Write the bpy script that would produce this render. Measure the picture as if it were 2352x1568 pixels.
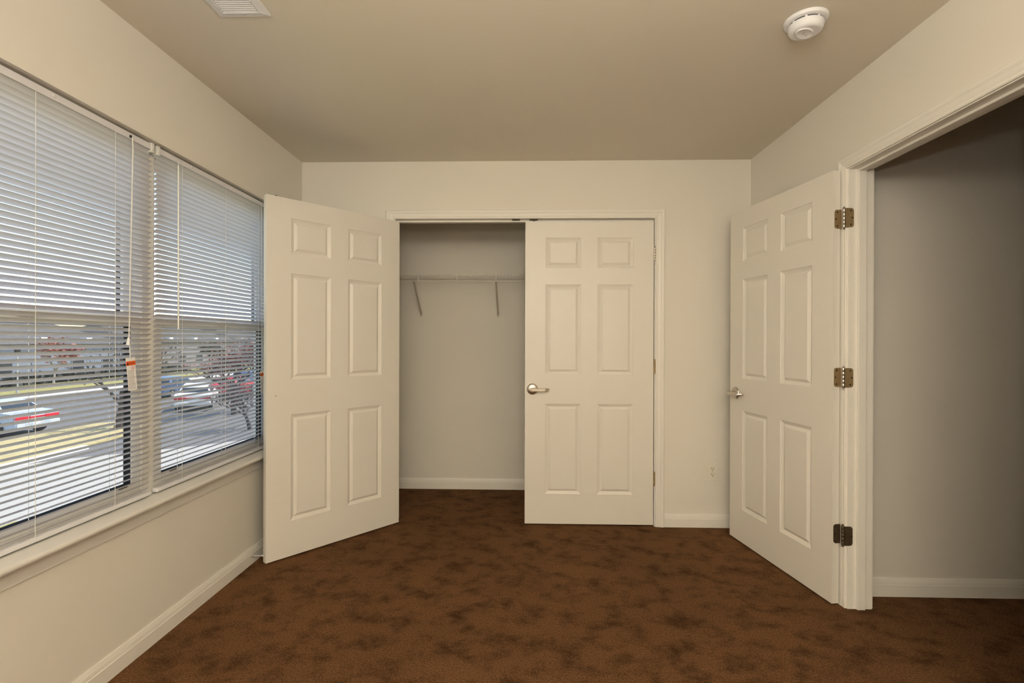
import bpy, bmesh, math, random
from math import pi, sin, cos, radians as R
from mathutils import Vector as V, Matrix as M4

scene = bpy.context.scene
for o in list(bpy.data.objects):
    bpy.data.objects.remove(o, do_unlink=True)
COL = scene.collection

# ------------------------------------------------------------------ camera, sky, sun, lamps, exposure
cam_d = bpy.data.cameras.new('camera'); cam = bpy.data.objects.new('camera', cam_d); COL.objects.link(cam)
cam_d.sensor_fit = 'HORIZONTAL'; cam_d.sensor_width = 36.0
cam_d.lens = 1126.48 / 2352 * 36.0
cam_d.clip_start = 0.02; cam_d.clip_end = 500
cam.matrix_world = (M4.Translation((0, 0, 1.236)) @ M4.Rotation(0.0253, 4, 'Z') @ M4.Rotation(pi / 2 - 0.0018, 4, 'X')
                    @ M4.Rotation(0.0029, 4, 'Z'))
scene.camera = cam

world = bpy.data.worlds.new('world'); scene.world = world; world.use_nodes = True
wn = world.node_tree
bg = wn.nodes['Background']
sky = wn.nodes.new('ShaderNodeTexSky'); sky.sky_type = 'NISHITA'
sky.sun_disc = False; sky.sun_elevation = R(48); sky.sun_rotation = R(70); sky.air_density = 1.2; sky.dust_density = 1.0; sky.ozone_density = 1.6
wn.links.new(sky.outputs[0], bg.inputs[0]); bg.inputs[1].default_value = 0.52

def light(name, kind, loc, energy, color, target=None, **kw):
    d = bpy.data.lights.new(name, kind); o = bpy.data.objects.new(name, d); COL.objects.link(o)
    o.location = loc; d.energy = energy; d.color = color
    for k, v in kw.items(): setattr(d, k, v)
    if target is not None:
        o.rotation_euler = (V(target) - V(loc)).to_track_quat('-Z', 'Y').to_euler()
    return o
light('sun', 'SUN', (12, 6, 20), 7.6, (1.0, .94, .84), target=(0, 0, 0), angle=R(0.6))
LAMP = (1.0, .942, .832)
light('camera_flash', 'AREA', (-0.06, -0.20, 1.53), 5.0, LAMP, target=(0, 3.3, 1.4), shape='DISK', size=.10)
light('ceiling_bounce_flash', 'AREA', (0.08, -0.95, 1.60), 114, LAMP, target=(0.08, -1.15, 2.44), shape='DISK', size=.45)
light('overhead_bounce_flash', 'AREA', (0.10, 0.30, 2.00), 8, LAMP, target=(0.1, 0.9, 2.44), shape='DISK', size=.3)
light('umbrella_flash', 'AREA', (-0.15, -1.30, 2.08), 11, LAMP, target=(0.1, 3.3, 1.95), shape='RECTANGLE', size=1.3, size_y=.6)

vs = scene.view_settings
scene.display_settings.display_device = 'sRGB'
vs.view_transform = 'Standard'; vs.look = 'None'; vs.exposure = 0.0; vs.gamma = 1.0; vs.use_curve_mapping = False

# ------------------------------------------------------------------ materials
def mat(name, col, rough=.6, metal=0, spec=.5, noise=None, bump=None):
    m = bpy.data.materials.new(name); m.use_nodes = True
    nt = m.node_tree; b = nt.nodes['Principled BSDF']
    b.inputs['Base Color'].default_value = (*col, 1); b.inputs['Roughness'].default_value = rough
    b.inputs['Metallic'].default_value = metal; b.inputs['Specular IOR Level'].default_value = spec
    if noise or bump:
        tc = nt.nodes.new('ShaderNodeTexCoord')
    if noise:                      # (scale, strength)
        n = nt.nodes.new('ShaderNodeTexNoise'); n.inputs['Scale'].default_value = noise[0]; n.inputs['Detail'].default_value = 4
        nt.links.new(tc.outputs['Object'], n.inputs['Vector'])
        mx = nt.nodes.new('ShaderNodeMix'); mx.data_type = 'RGBA'
        s = noise[1]
        mx.inputs[6].default_value = (*[c * (1 - s) for c in col], 1); mx.inputs[7].default_value = (*[min(1, c * (1 + s)) for c in col], 1)
        nt.links.new(n.outputs['Fac'], mx.inputs[0]); nt.links.new(mx.outputs[2], b.inputs['Base Color'])
    if bump:                       # (scale, strength, distance)
        n2 = nt.nodes.new('ShaderNodeTexNoise'); n2.inputs['Scale'].default_value = bump[0]; n2.inputs['Detail'].default_value = 3
        nt.links.new(tc.outputs['Object'], n2.inputs['Vector'])
        bp = nt.nodes.new('ShaderNodeBump'); bp.inputs['Strength'].default_value = bump[1]; bp.inputs['Distance'].default_value = bump[2]
        nt.links.new(n2.outputs['Fac'], bp.inputs['Height']); nt.links.new(bp.outputs[0], b.inputs['Normal'])
    return m

WALL = mat('wall_paint', (.835, .795, .715), .75, spec=.3, noise=(3, .015), bump=(260, .05, .002))
CEIL = mat('ceiling_paint', (.78, .72, .615), .85, spec=.2, noise=(2, .02), bump=(180, .06, .002))
TRIM = mat('trim_paint', (.88, .845, .775), .42, noise=(8, .01))
DOOR = mat('door_paint', (.84, .80, .725), .42, noise=(5, .012), bump=(300, .03, .001))
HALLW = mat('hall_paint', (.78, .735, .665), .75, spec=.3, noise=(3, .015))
VINYL = mat('window_vinyl', (.82, .80, .75), .45, noise=(10, .01))
SLAT = mat('slat_enamel', (.79, .78, .81), .38, noise=(6, .012))
CORD = mat('blind_cord', (.85, .84, .80), .8, noise=(200, .05))
CLEAR = mat('clear_plastic', (.80, .80, .76), .25, noise=(20, .02))
SILL = mat('sill_paint', (.86, .84, .79), .4, noise=(8, .012))
NICKEL = mat('satin_nickel', (.62, .58, .52), .30, 1.0, noise=(60, .06))
BRASS = mat('antique_brass', (.40, .29, .15), .5, .6, noise=(90, .25))
BRONZE = mat('dark_bronze', (.12, .085, .05), .5, .6, noise=(90, .25))
DARK = mat('dark_hole', (.015, .012, .010), .7, noise=(50, .1))
WHITEP = mat('white_plastic', (.85, .85, .87), .4, noise=(15, .012))
OUTLETP = mat('outlet_plastic', (.84, .80, .70), .35, noise=(15, .012))
WIRE = mat('wire_coating', (.84, .80, .72), .4, noise=(30, .02))
STEEL = mat('shelf_brace_enamel', (.52, .47, .39), .45, noise=(30, .04))
TAGP = mat('tag_paper', (.84, .82, .80), .6, noise=(40, .02))
TAGO = mat('tag_orange', (.80, .12, .015), .5, noise=(40, .03))
INK = mat('tag_ink', (.03, .02, .02), .6, noise=(40, .1))
INKG = mat('tag_grey_print', (.45, .43, .45), .6, noise=(40, .05))
INKR = mat('tag_red_print', (.65, .18, .22), .6, noise=(40, .05))
SCRF = mat('screen_frame_metal', (.025, .026, .030), .5, noise=(30, .1))
SASHBLK = mat('matt_black_sash', (.03, .03, .032), .95, spec=.05, noise=(30, .1))  # near-black, for the strips in the sash reveals and the lift latches

def carpet():
    m = bpy.data.materials.new('brown_carpet'); m.use_nodes = True
    nt = m.node_tree; b = nt.nodes['Principled BSDF']; L = nt.links
    b.inputs['Roughness'].default_value = .95; b.inputs['Specular IOR Level'].default_value = .1
    b.inputs['Sheen Weight'].default_value = .0
    tc = nt.nodes.new('ShaderNodeTexCoord')
    def noise(scale, detail, rough=.55, dist=0, vec=None):
        n = nt.nodes.new('ShaderNodeTexNoise'); n.inputs['Scale'].default_value = scale; n.inputs['Detail'].default_value = detail
        n.inputs['Roughness'].default_value = rough; n.inputs['Distortion'].default_value = dist
        L.new(vec or tc.outputs['Object'], n.inputs['Vector']); return n
    mp = nt.nodes.new('ShaderNodeMapping'); mp.inputs['Scale'].default_value = (1, 1.15, 1); mp.inputs['Rotation'].default_value = (0, 0, .3)
    L.new(tc.outputs['Object'], mp.inputs['Vector'])
    n1 = noise(7.5, 6, .68, .15, mp.outputs[0])          # trodden patches of pile
    r1 = nt.nodes.new('ShaderNodeValToRGB'); e = r1.color_ramp.elements
    e[0].position = .32; e[0].color = (.42, .40, .38, 1); e[1].position = .54; e[1].color = (1, 1, 1, 1)
    L.new(n1.outputs['Fac'], r1.inputs[0])
    n2 = noise(1.1, 2)
    r2 = nt.nodes.new('ShaderNodeValToRGB'); e = r2.color_ramp.elements
    e[0].position = .3; e[0].color = (.78, .78, .78, 1); e[1].position = .7; e[1].color = (1.0, 1.0, 1.0, 1)
    L.new(n2.outputs['Fac'], r2.inputs[0])
    n3 = noise(150, 5, .8)                                # tufts
    r3 = nt.nodes.new('ShaderNodeValToRGB'); e = r3.color_ramp.elements
    e[0].position = .36; e[0].color = (.38, .36, .33, 1); e[1].position = .64; e[1].color = (1.5, 1.5, 1.55, 1)
    L.new(n3.outputs['Fac'], r3.inputs[0])
    def mul(a, bb):
        x = nt.nodes.new('ShaderNodeMix'); x.data_type = 'RGBA'; x.blend_type = 'MULTIPLY'; x.inputs[0].default_value = 1
        L.new(a, x.inputs[6]); L.new(bb, x.inputs[7]); return x.outputs[2]
    base = nt.nodes.new('ShaderNodeRGB'); base.outputs[0].default_value = (.205, .101, .043, 1)
    c = mul(mul(mul(base.outputs[0], r1.outputs[0]), r2.outputs[0]), r3.outputs[0])
    L.new(c, b.inputs['Base Color'])
    bp = nt.nodes.new('ShaderNodeBump'); bp.inputs['Strength'].default_value = .7; bp.inputs['Distance'].default_value = .006
    L.new(n3.outputs['Fac'], bp.inputs['Height']); L.new(bp.outputs[0], b.inputs['Normal'])
    return m
CARPET = carpet()

def glass(name, tint=(1, 1, 1), fac=None):
    m = bpy.data.materials.new(name); m.use_nodes = True
    nt = m.node_tree; nt.nodes.remove(nt.nodes['Principled BSDF']); out = nt.nodes['Material Output']
    t = nt.nodes.new('ShaderNodeBsdfTransparent'); t.inputs[0].default_value = (*tint, 1)
    g = nt.nodes.new('ShaderNodeBsdfGlossy'); g.inputs['Roughness'].default_value = .02
    lw = nt.nodes.new('ShaderNodeLayerWeight'); lw.inputs['Blend'].default_value = .5     # Schlick reflectance, same from both sides
    pw = nt.nodes.new('ShaderNodeMath'); pw.operation = 'POWER'; pw.inputs[1].default_value = 5
    f = nt.nodes.new('ShaderNodeMath'); f.operation = 'MULTIPLY_ADD'; f.inputs[1].default_value = .96; f.inputs[2].default_value = .03
    nt.links.new(lw.outputs['Facing'], pw.inputs[0]); nt.links.new(pw.outputs[0], f.inputs[0])
    mx = nt.nodes.new('ShaderNodeMixShader')
    nt.links.new(f.outputs[0], mx.inputs[0]); nt.links.new(t.outputs[0], mx.inputs[1]); nt.links.new(g.outputs[0], mx.inputs[2])
    nt.links.new(mx.outputs[0], out.inputs[0]); return m
GLASS = glass('window_glass', (.96, .96, .95))
def mesh_screen():
    m = bpy.data.materials.new('insect_mesh'); m.use_nodes = True
    nt = m.node_tree; b = nt.nodes['Principled BSDF']; out = nt.nodes['Material Output']
    b.inputs['Base Color'].default_value = (.03, .03, .035, 1); b.inputs['Roughness'].default_value = .7
    t = nt.nodes.new('ShaderNodeBsdfTransparent'); mx = nt.nodes.new('ShaderNodeMixShader'); mx.inputs[0].default_value = .34
    nt.links.new(t.outputs[0], mx.inputs[1]); nt.links.new(b.outputs[0], mx.inputs[2]); nt.links.new(mx.outputs[0], out.inputs[0]); return m
SCREEN = mesh_screen()

ASPH = mat('asphalt', (.165, .158, .150), .9, noise=(1.5, .15), bump=(40, .2, .02))
CONC = mat('concrete', (.43, .405, .355), .9, noise=(.8, .06))
KERB = mat('kerb_concrete', (.72, .69, .62), .9, noise=(2, .05))
GRASS = mat('dry_grass', (.50, .41, .20), .95, noise=(3.5, .35), bump=(30, .5, .05))
GRASSG = mat('green_grass', (.34, .31, .11), .95, noise=(5, .35), bump=(30, .5, .05))
SIDING = mat('blue_grey_siding', (.20, .23, .28), .8, noise=(2, .05))
SIDING2 = mat('taupe_siding', (.23, .225, .23), .8, noise=(2, .05))
ROOF = mat('roof_shingle', (.12, .115, .115), .9, noise=(4, .15))
ROOFW = mat('roof_box_white', (.80, .80, .78), .6, noise=(3, .02))
DGLASS = mat('dark_house_glass', (.03, .04, .05), .15, noise=(3, .1))
BARK = mat('bark', (.055, .045, .04), .9, noise=(12, .25))
BARKP = mat('pale_bark', (.34, .30, .25), .9, noise=(12, .2))
LEAFR = mat('red_leaf', (.40, .155, .125), .7, noise=(3, .3))
LEAFD = mat('dark_leaf', (.035, .040, .030), .7, noise=(3, .3))
LEAFG = mat('dull_green_leaf', (.10, .12, .07), .7, noise=(3, .3))
CARB = mat('car_paint_silver_blue', (.56, .62, .70), .22, .2, noise=(3, .02))
CARW = mat('car_paint_white', (.72, .72, .72), .25, noise=(3, .02))
CARBL = mat('car_paint_blue', (.10, .16, .28), .25, .3, noise=(3, .02))
CARR = mat('car_paint_red', (.55, .05, .06), .25, noise=(3, .02))
TYRE = mat('tyre_rubber', (.02, .02, .02), .8, noise=(20, .1))
RIM = mat('wheel_rim', (.55, .55, .56), .35, .8, noise=(20, .05))
TAIL = mat('tail_lamp_red', (.55, .015, .03), .25, noise=(20, .05))
LAMPW = mat('head_lamp_clear', (.75, .75, .75), .2, noise=(20, .03))

# ------------------------------------------------------------------ mesh helpers
class MB:
    def __init__(s): s.v = []; s.f = []; s.mi = []
    def add(s, vs, fs, mi=0):
        n = len(s.v); s.v += [tuple(v) for v in vs]; s.f += [tuple(n + i for i in f) for f in fs]; s.mi += [mi] * len(fs); return s
    def box(s, x0, x1, y0, y1, z0, z1, bev=0, mi=0):
        x0, x1 = sorted((x0, x1)); y0, y1 = sorted((y0, y1)); z0, z1 = sorted((z0, z1))
        if not bev:
            vs = [(x, y, z) for z in (z0, z1) for y in (y0, y1) for x in (x0, x1)]
            return s.add(vs, [(0, 2, 3, 1), (4, 5, 7, 6), (0, 1, 5, 4), (2, 6, 7, 3), (0, 4, 6, 2), (1, 3, 7, 5)], mi)
        b = bmesh.new(); bmesh.ops.create_cube(b, size=1)
        for v in b.verts:
            v.co = ((x0 + x1) / 2 + v.co.x * (x1 - x0), (y0 + y1) / 2 + v.co.y * (y1 - y0), (z0 + z1) / 2 + v.co.z * (z1 - z0))
        bmesh.ops.bevel(b, geom=list(b.edges), offset=bev, segments=2, profile=.5, affect='EDGES')
        b.verts.index_update(); s.add([v.co[:] for v in b.verts], [tuple(v.index for v in f.verts) for f in b.faces], mi); b.free(); return s
    def tube(s, pts, r, n=8, mi=0, cap=True):
        pts = [V(p) for p in pts]; rs = r if isinstance(r, (list, tuple)) else [r] * len(pts)
        rings = []; ref = None
        for i, p in enumerate(pts):
            d = (pts[min(i + 1, len(pts) - 1)] - pts[max(i - 1, 0)]).normalized()
            if ref is None: ref = V((0, 0, 1)) if abs(d.z) < .9 else V((1, 0, 0))
            u = d.cross(ref).normalized(); w = u.cross(d).normalized(); ref = w
            rings.append([p + (u * cos(2 * pi * k / n) + w * sin(2 * pi * k / n)) * rs[i] for k in range(n)])
        vs = [q for rg in rings for q in rg]; fs = []
        for i in range(len(pts) - 1):
            for k in range(n):
                a = i * n + k; b = i * n + (k + 1) % n; fs.append((a, b, b + n, a + n))
        if cap: fs += [tuple(range(n))[::-1], tuple((len(pts) - 1) * n + k for k in range(n))]
        return s.add(vs, fs, mi)
    def lathe(s, prof, n=24, mtx=M4(), mi=0):      # prof = [(r, h)], axis local z
        vs = []; fs = []
        for r, h in prof:
            for k in range(n): vs.append(mtx @ V((r * cos(2 * pi * k / n), r * sin(2 * pi * k / n), h)))
        for i in range(len(prof) - 1):
            for k in range(n):
                a = i * n + k; b = i * n + (k + 1) % n; fs.append((a, b, b + n, a + n))
        fs.append(tuple(range(n))[::-1]); fs.append(tuple((len(prof) - 1) * n + k for k in range(n)))
        return s.add(vs, fs, mi)
    def sweep(s, prof, a, b, mi=0):                # prof: list of functions' points; a(p), b(p) map a profile point to the two ends
        n = len(prof); vs = [a(p) for p in prof] + [b(p) for p in prof]
        fs = [(i, (i + 1) % n, n + (i + 1) % n, n + i) for i in range(n)] + [tuple(range(n))[::-1], tuple(range(n, 2 * n))]
        return s.add(vs, fs, mi)
    def xf(s, m):
        s.v = [tuple(m @ V(v)) for v in s.v]; return s
    def build(s, name, mats, parent=None, smooth=False, fixn=True):
        me = bpy.data.meshes.new(name); me.from_pydata(s.v, [], s.f)
        if not isinstance(mats, (list, tuple)): mats = [mats]
        for m in mats: me.materials.append(m)
        for p, i in zip(me.polygons, s.mi): p.material_index = i
        if fixn:
            b = bmesh.new(); b.from_mesh(me); bmesh.ops.recalc_face_normals(b, faces=b.faces); b.to_mesh(me); b.free()
        if smooth:
            me.shade_smooth()
            try: me.set_sharp_from_angle(angle=R(38))
            except Exception: pass
        me.update()
        o = bpy.data.objects.new(name, me); COL.objects.link(o)
        if parent: o.parent = parent
        return o

def tag(o, label=None, cat=None, group=None, kind=None):
    if label: o['label'] = label
    if cat: o['category'] = cat
    if group: o['group'] = group
    if kind: o['kind'] = kind
    return o
def empty(name, loc=(0, 0, 0), rz=0, **kw):
    o = bpy.data.objects.new(name, None); COL.objects.link(o); o.empty_display_size = .1
    o.location = loc; o.rotation_euler = (0, 0, rz); tag(o, **kw); return o
def copy_tree(o, parent=None):
    c = o.copy(); COL.objects.link(c); c.parent = parent
    for ch in list(o.children): copy_tree(ch, c)
    return c
def S(o, label, cat): return tag(o, label, cat, kind='structure')

# ------------------------------------------------------------------ room dimensions (metres)
XL, XR, YB, H = -1.511, 1.497, 3.291, 2.44
YR = -2.3                       # wall behind the camera
T = .11                         # inner wall thickness
YC = 4.074                      # closet back wall
XLO = XL - .15                  # outer face of the window wall
WY0, WY1, WZ0, WZ1 = 1.00, 2.97, .572, 2.047      # window opening
CX0, CX1, CZ = -.872, .866, 2.053                 # closet opening
EY0, EY1, EZ = 1.462, 2.305, 2.032                # entry opening in the right wall
HX1, HYB = 5.4, 2.432           # hall

# shell
b = MB()
b.box(XLO, XL, YR, WY0, 0, H).box(XLO, XL, WY1, YC + T, 0, H).box(XLO, XL, WY0, WY1, 0, WZ0).box(XLO, XL, WY0, WY1, WZ1, H)
S(b.build('wall_left', WALL), 'cream painted wall around the wide window with blinds', 'wall')
b = MB()
b.box(XL, CX0 - .02, YB, YB + T, 0, H).box(CX1 + .02, XR + T, YB, YB + T, 0, H).box(CX0 - .02, CX1 + .02, YB, YB + T, CZ + .02, H)
S(b.build('wall_back', WALL), 'cream painted end wall around the double closet opening', 'wall')
b = MB()
b.box(XR, XR + T, YR, EY0 - .02, 0, H).box(XR, XR + T, EY1 + .02, YB, 0, H).box(XR, XR + T, EY0 - .02, EY1 + .02, EZ + .02, H)
S(b.build('wall_right', WALL), 'cream painted wall with the open hall doorway', 'wall')
S(MB().box(XLO, XR + T, YR - T, YR, 0, H).build('wall_rear', WALL), 'cream painted wall behind the viewer', 'wall')
b = MB(); b.box(XL, XR + T, YC, YC + T, 0, H); b.box(XR, XR + T, YB + T, YC, 0, H)
S(b.build('wall_closet', WALL), 'shadowed cream back wall inside the closet behind the wire shelf', 'wall')
b = MB(); b.box(XR + T, HX1, HYB, HYB + T, 0, H); b.box(HX1, HX1 + T, YR, HYB + T, 0, H); b.box(XR + T, HX1 + T, YR - T, YR, 0, H)
S(b.build('wall_hall', HALLW), 'greyish hall wall seen through the open doorway on the right', 'wall')
S(MB().box(XLO, HX1 + T, YR - T, YC + T, H, H + .12).build('ceiling', CEIL), 'plain tan painted ceiling', 'ceiling')
S(MB().box(XLO, HX1 + T, YR - T, YC + T, -.12, 0).build('floor', CARPET), 'dark brown cut pile carpet with trodden patches', 'floor')

# baseboards
BBP = [(0, 0), (.012, 0), (.012, .056), (.0100, .0585), (.0100, .062), (.0085, .072), (.0055, .082), (.0035, .088), (0, .088)]
def baseboard(name, segs, label):
    b = MB()
    for (x0, y0, x1, y1, nx, ny) in segs:
        b.sweep(BBP, lambda p: (x0 + nx * p[0], y0 + ny * p[0], p[1]), lambda p: (x1 + nx * p[0], y1 + ny * p[0], p[1]))
    return S(b.build(name, TRIM), label, 'baseboard')
baseboard('baseboard_left', [(XL, YR, XL, YB, 1, 0)], 'off-white baseboard under the window')
baseboard('baseboard_back', [(XL, YB, -.935, YB, 0, -1), (.931, YB, XR, YB, 0, -1)], 'off-white baseboard beside the closet, below the outlet')
baseboard('baseboard_closet', [(XL, YC, XR, YC, 0, -1)], 'off-white baseboard along the closet back wall')
baseboard('baseboard_hall', [(XR + T + .016, HYB, HX1, HYB, 0, -1)], 'off-white baseboard in the dim hall')
baseboard('baseboard_right', [(XR, 2.372, XR, YB, -1, 0), (XR, YR, XR, 1.399, -1, 0)], 'off-white baseboard hidden behind the open hall door')

# casing profile: (across from inner edge, thickness)
CAS = [(0, 0), (0, .008), (.004, .0105), (.011, .0105), (.0135, .0085), (.017, .0105), (.033, .0140), (.0355, .0115), (.039, .0145), (.044, .0160), (.053, .0160), (.058, .0125), (.058, 0)]

# closet frame
t1 = S(empty('trim_1', (0, YB, 0)), 'off-white casing and jambs around the double closet doors', 'door frame')
inv = M4.Translation((0, -YB, 0))
ia, ib, iz = CX0 - .004, CX1 + .006, CZ - .006 + .006
def cas_closet(x_in, sgn):
    b = MB(); b.sweep(CAS, lambda p: (x_in + sgn * p[0], YB - p[1], 0), lambda p: (x_in + sgn * p[0], YB - p[1], iz + p[0])); b.xf(inv); return b
cas_closet(ia, -1).build('side_casing', TRIM, t1); cas_closet(ib, 1).build('side_casing', TRIM, t1)
b = MB(); b.sweep(CAS, lambda p: (ia - p[0], YB - p[1], iz + p[0]), lambda p: (ib + p[0], YB - p[1], iz + p[0])); b.xf(inv); b.build('head_casing', TRIM, t1)
for x0, x1 in ((CX0 - .02, CX0), (CX1, CX1 + .02)):
    MB().box(x0, x1, YB + .0005, YB + T, 0, CZ).xf(inv).build('side_jamb', TRIM, t1)
MB().box(CX0 - .02, CX1 + .02, YB + .0005, YB + T, CZ, CZ + .02).xf(inv).build('head_jamb', TRIM, t1)
MB().box(CX0, CX1, YB + .040, YB + .075, CZ - .012, CZ, .001).xf(inv).build('head_stop', TRIM, t1)
for x in (-.059, .060):
    st = MB(); st.box(x - .027, x + .027, YB + .004, YB + .036, CZ - .004, CZ - .0005, .001); st.lathe([(.006, 0), (.006, .003)], 12, M4.Translation((x, YB + .02, CZ - .0065)))
    tag(st.xf(inv).build('strike_plate', BRONZE, t1), 'dark bronze ball catch plate')

# entry frame
t2 = S(empty('trim_2', (XR, EY1, 0)), 'off-white casing and jambs of the open hall doorway', 'door frame')
inv2 = M4.Translation((-XR, -EY1, 0))
ya, yb, ez = EY0 - .006, EY1 + .006, EZ + .004
b = MB(); b.sweep(CAS, lambda p: (XR - p[1], yb + p[0], 0), lambda p: (XR - p[1], yb + p[0], ez + p[0])); b.xf(inv2).build('side_casing', TRIM, t2)
b = MB(); b.sweep(CAS, lambda p: (XR - p[1], ya - p[0], 0), lambda p: (XR - p[1], ya - p[0], ez + p[0])); b.xf(inv2).build('side_casing', TRIM, t2)
b = MB(); b.sweep(CAS, lambda p: (XR - p[1], ya - p[0], ez + p[0]), lambda p: (XR - p[1], yb + p[0], ez + p[0])); b.xf(inv2).build('head_casing', TRIM, t2)
for y0, y1 in ((EY1, EY1 + .02), (EY0 - .02, EY0)):
    MB().box(XR - .0005, XR + T, y0, y1, 0, EZ).xf(inv2).build('side_jamb', TRIM, t2)
MB().box(XR - .0005, XR + T, EY0 - .02, EY1 + .02, EZ, EZ + .02).xf(inv2).build('head_jamb', TRIM, t2)
for y0, y1 in ((EY1 - .011, EY1), (EY0, EY0 + .011)):
    MB().box(XR + .038, XR + .075, y0, y1, 0, EZ, .002).xf(inv2).build('side_stop', TRIM, t2)
MB().box(XR + .038, XR + .075, EY0 + .011, EY1 - .011, EZ - .011, EZ, .002).xf(inv2).build('head_stop', TRIM, t2)
xh = XR + T
b = MB(); b.sweep(CAS, lambda p: (xh + p[1], yb + p[0], 0), lambda p: (xh + p[1], yb + p[0], ez + p[0]))
b.sweep(CAS, lambda p: (xh + p[1], ya - p[0], ez + p[0]), lambda p: (xh + p[1], yb + p[0], ez + p[0]))
b.sweep(CAS, lambda p: (xh + p[1], ya - p[0], 0), lambda p: (xh + p[1], ya - p[0], ez + p[0])); b.xf(inv2).build('hall_casing', TRIM, t2)

# window sill
t3 = S(empty('trim_3', (XL, 1.985, .57)), 'off-white wooden sill and apron below the window', 'window sill')
inv3 = M4.Translation((-XL, -1.985, -.57))
SP = [(-1.60, .572), (-1.60, .590), (-1.468, .590), (-1.4625, .588), (-1.460, .583), (-1.460, .576), (-1.463, .571), (-1.470, .569), (-1.511, .569), (-1.511, .572)]
b = MB(); b.sweep(SP[2:9] + [(-1.511, .590)], lambda p: (p[0], .93, p[1]), lambda p: (p[0], 3.04, p[1]))
b.box(-1.598, -1.511, WY0, WY1, .572, .590); b.xf(inv3).build('sill', SILL, t3, smooth=True)
AP = [(-1.511, .569), (-1.493, .569), (-1.495, .562), (-1.499, .550), (-1.501, .538), (-1.501, .524), (-1.503, .518), (-1.503, .510), (-1.511, .510)]
b = MB(); b.sweep(AP, lambda p: (p[0], .96, p[1]), lambda p: (p[0], 3.01, p[1])); b.xf(inv3).build('apron', SILL, t3, smooth=True)

# ------------------------------------------------------------------ windows
def rect_frame(b, x0, x1, y0, y1, z0, z1, w, wb=None, wt=None, bev=.0015):
    wb = wb or w; wt = wt or w
    b.box(x0, x1, y0, y0 + w, z0, z1, bev).box(x0, x1, y1 - w, y1, z0, z1, bev)
    b.box(x0, x1, y0 + w, y1 - w, z0, z0 + wb, bev).box(x0, x1, y0 + w, y1 - w, z1 - wt, z1, bev); return b
def window(n, y0, y1, label):
    w = S(empty('window_%d' % n, (-1.6, (y0 + y1) / 2, .59)), label, 'window')
    iv = M4.Translation((1.6, -(y0 + y1) / 2, -.59))
    rect_frame(MB(), -1.634, -1.562, y0, y1, .590, 2.047, .034).xf(iv).build('frame', VINYL, w)
    a0, a1 = y0 + .036, y1 - .036
    ls = rect_frame(MB(), -1.598, -1.568, a0, a1, .624, 1.327, .046, .036, .040).xf(iv).build('lower_sash', VINYL, w)
    MB().box(-1.586, -1.581, a0 + .042, a1 - .042, .655, 1.290).xf(iv).build('glass_pane', GLASS, ls)
    tag(rect_frame(MB(), -1.5985, -1.5695, a0 + .0445, a1 - .0445, .6585, 1.2885, .0018, bev=0).xf(iv).build('reveal_strip', SASHBLK, ls), 'black strips lining the sash opening')  # near-black strips along the inner sides of the sash opening
    lk = MB().box(-1.567, -1.556, (a0 + a1) / 2 - .03, (a0 + a1) / 2 + .03, 1.310, 1.326, .002).xf(iv).build('sash_lock', VINYL, ls)
    for yy in (a0 + .11, a1 - .09):
        tag(MB().box(-1.5675, -1.560, yy - .02, yy + .02, .655, .668, .002).xf(iv).build('lift_latch', SASHBLK, ls), 'small black lift latch')
    us = rect_frame(MB(), -1.632, -1.602, a0, a1, 1.302, 2.012, .043, .030, .040).xf(iv).build('upper_sash', VINYL, w)
    tag(rect_frame(MB(), -1.6325, -1.6150, a0 + .0415, a1 - .0415, 1.3305, 1.9735, .0018, bev=0).xf(iv).build('reveal_strip', SASHBLK, us), 'black strips lining the sash opening')
    MB().box(-1.619, -1.614, a0 + .04, a1 - .04, 1.322, 1.974).xf(iv).build('glass_pane', GLASS, us)
    tag(rect_frame(MB(), -1.622, -1.610, a0 - .001, a1 + .001, .626, 1.300, .012, .024, .010).xf(iv).build('screen_frame', SCRF, w), 'black insect screen frame')
    m = MB().add([(-1.616, a0 + .009, .648), (-1.616, a1 - .009, .648), (-1.616, a1 - .009, 1.292), (-1.616, a0 + .009, 1.292)], [(0, 1, 2, 3)])
    tag(m.xf(iv).build('screen_mesh', SCREEN, w), 'fine dark insect mesh')
    return w
window(1, WY0, 1.998, 'left-hand sash window behind the blind with the pull cord and tag')
window(2, 1.998, WY1, 'right-hand sash window behind the blind nearest the open closet door')

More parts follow.
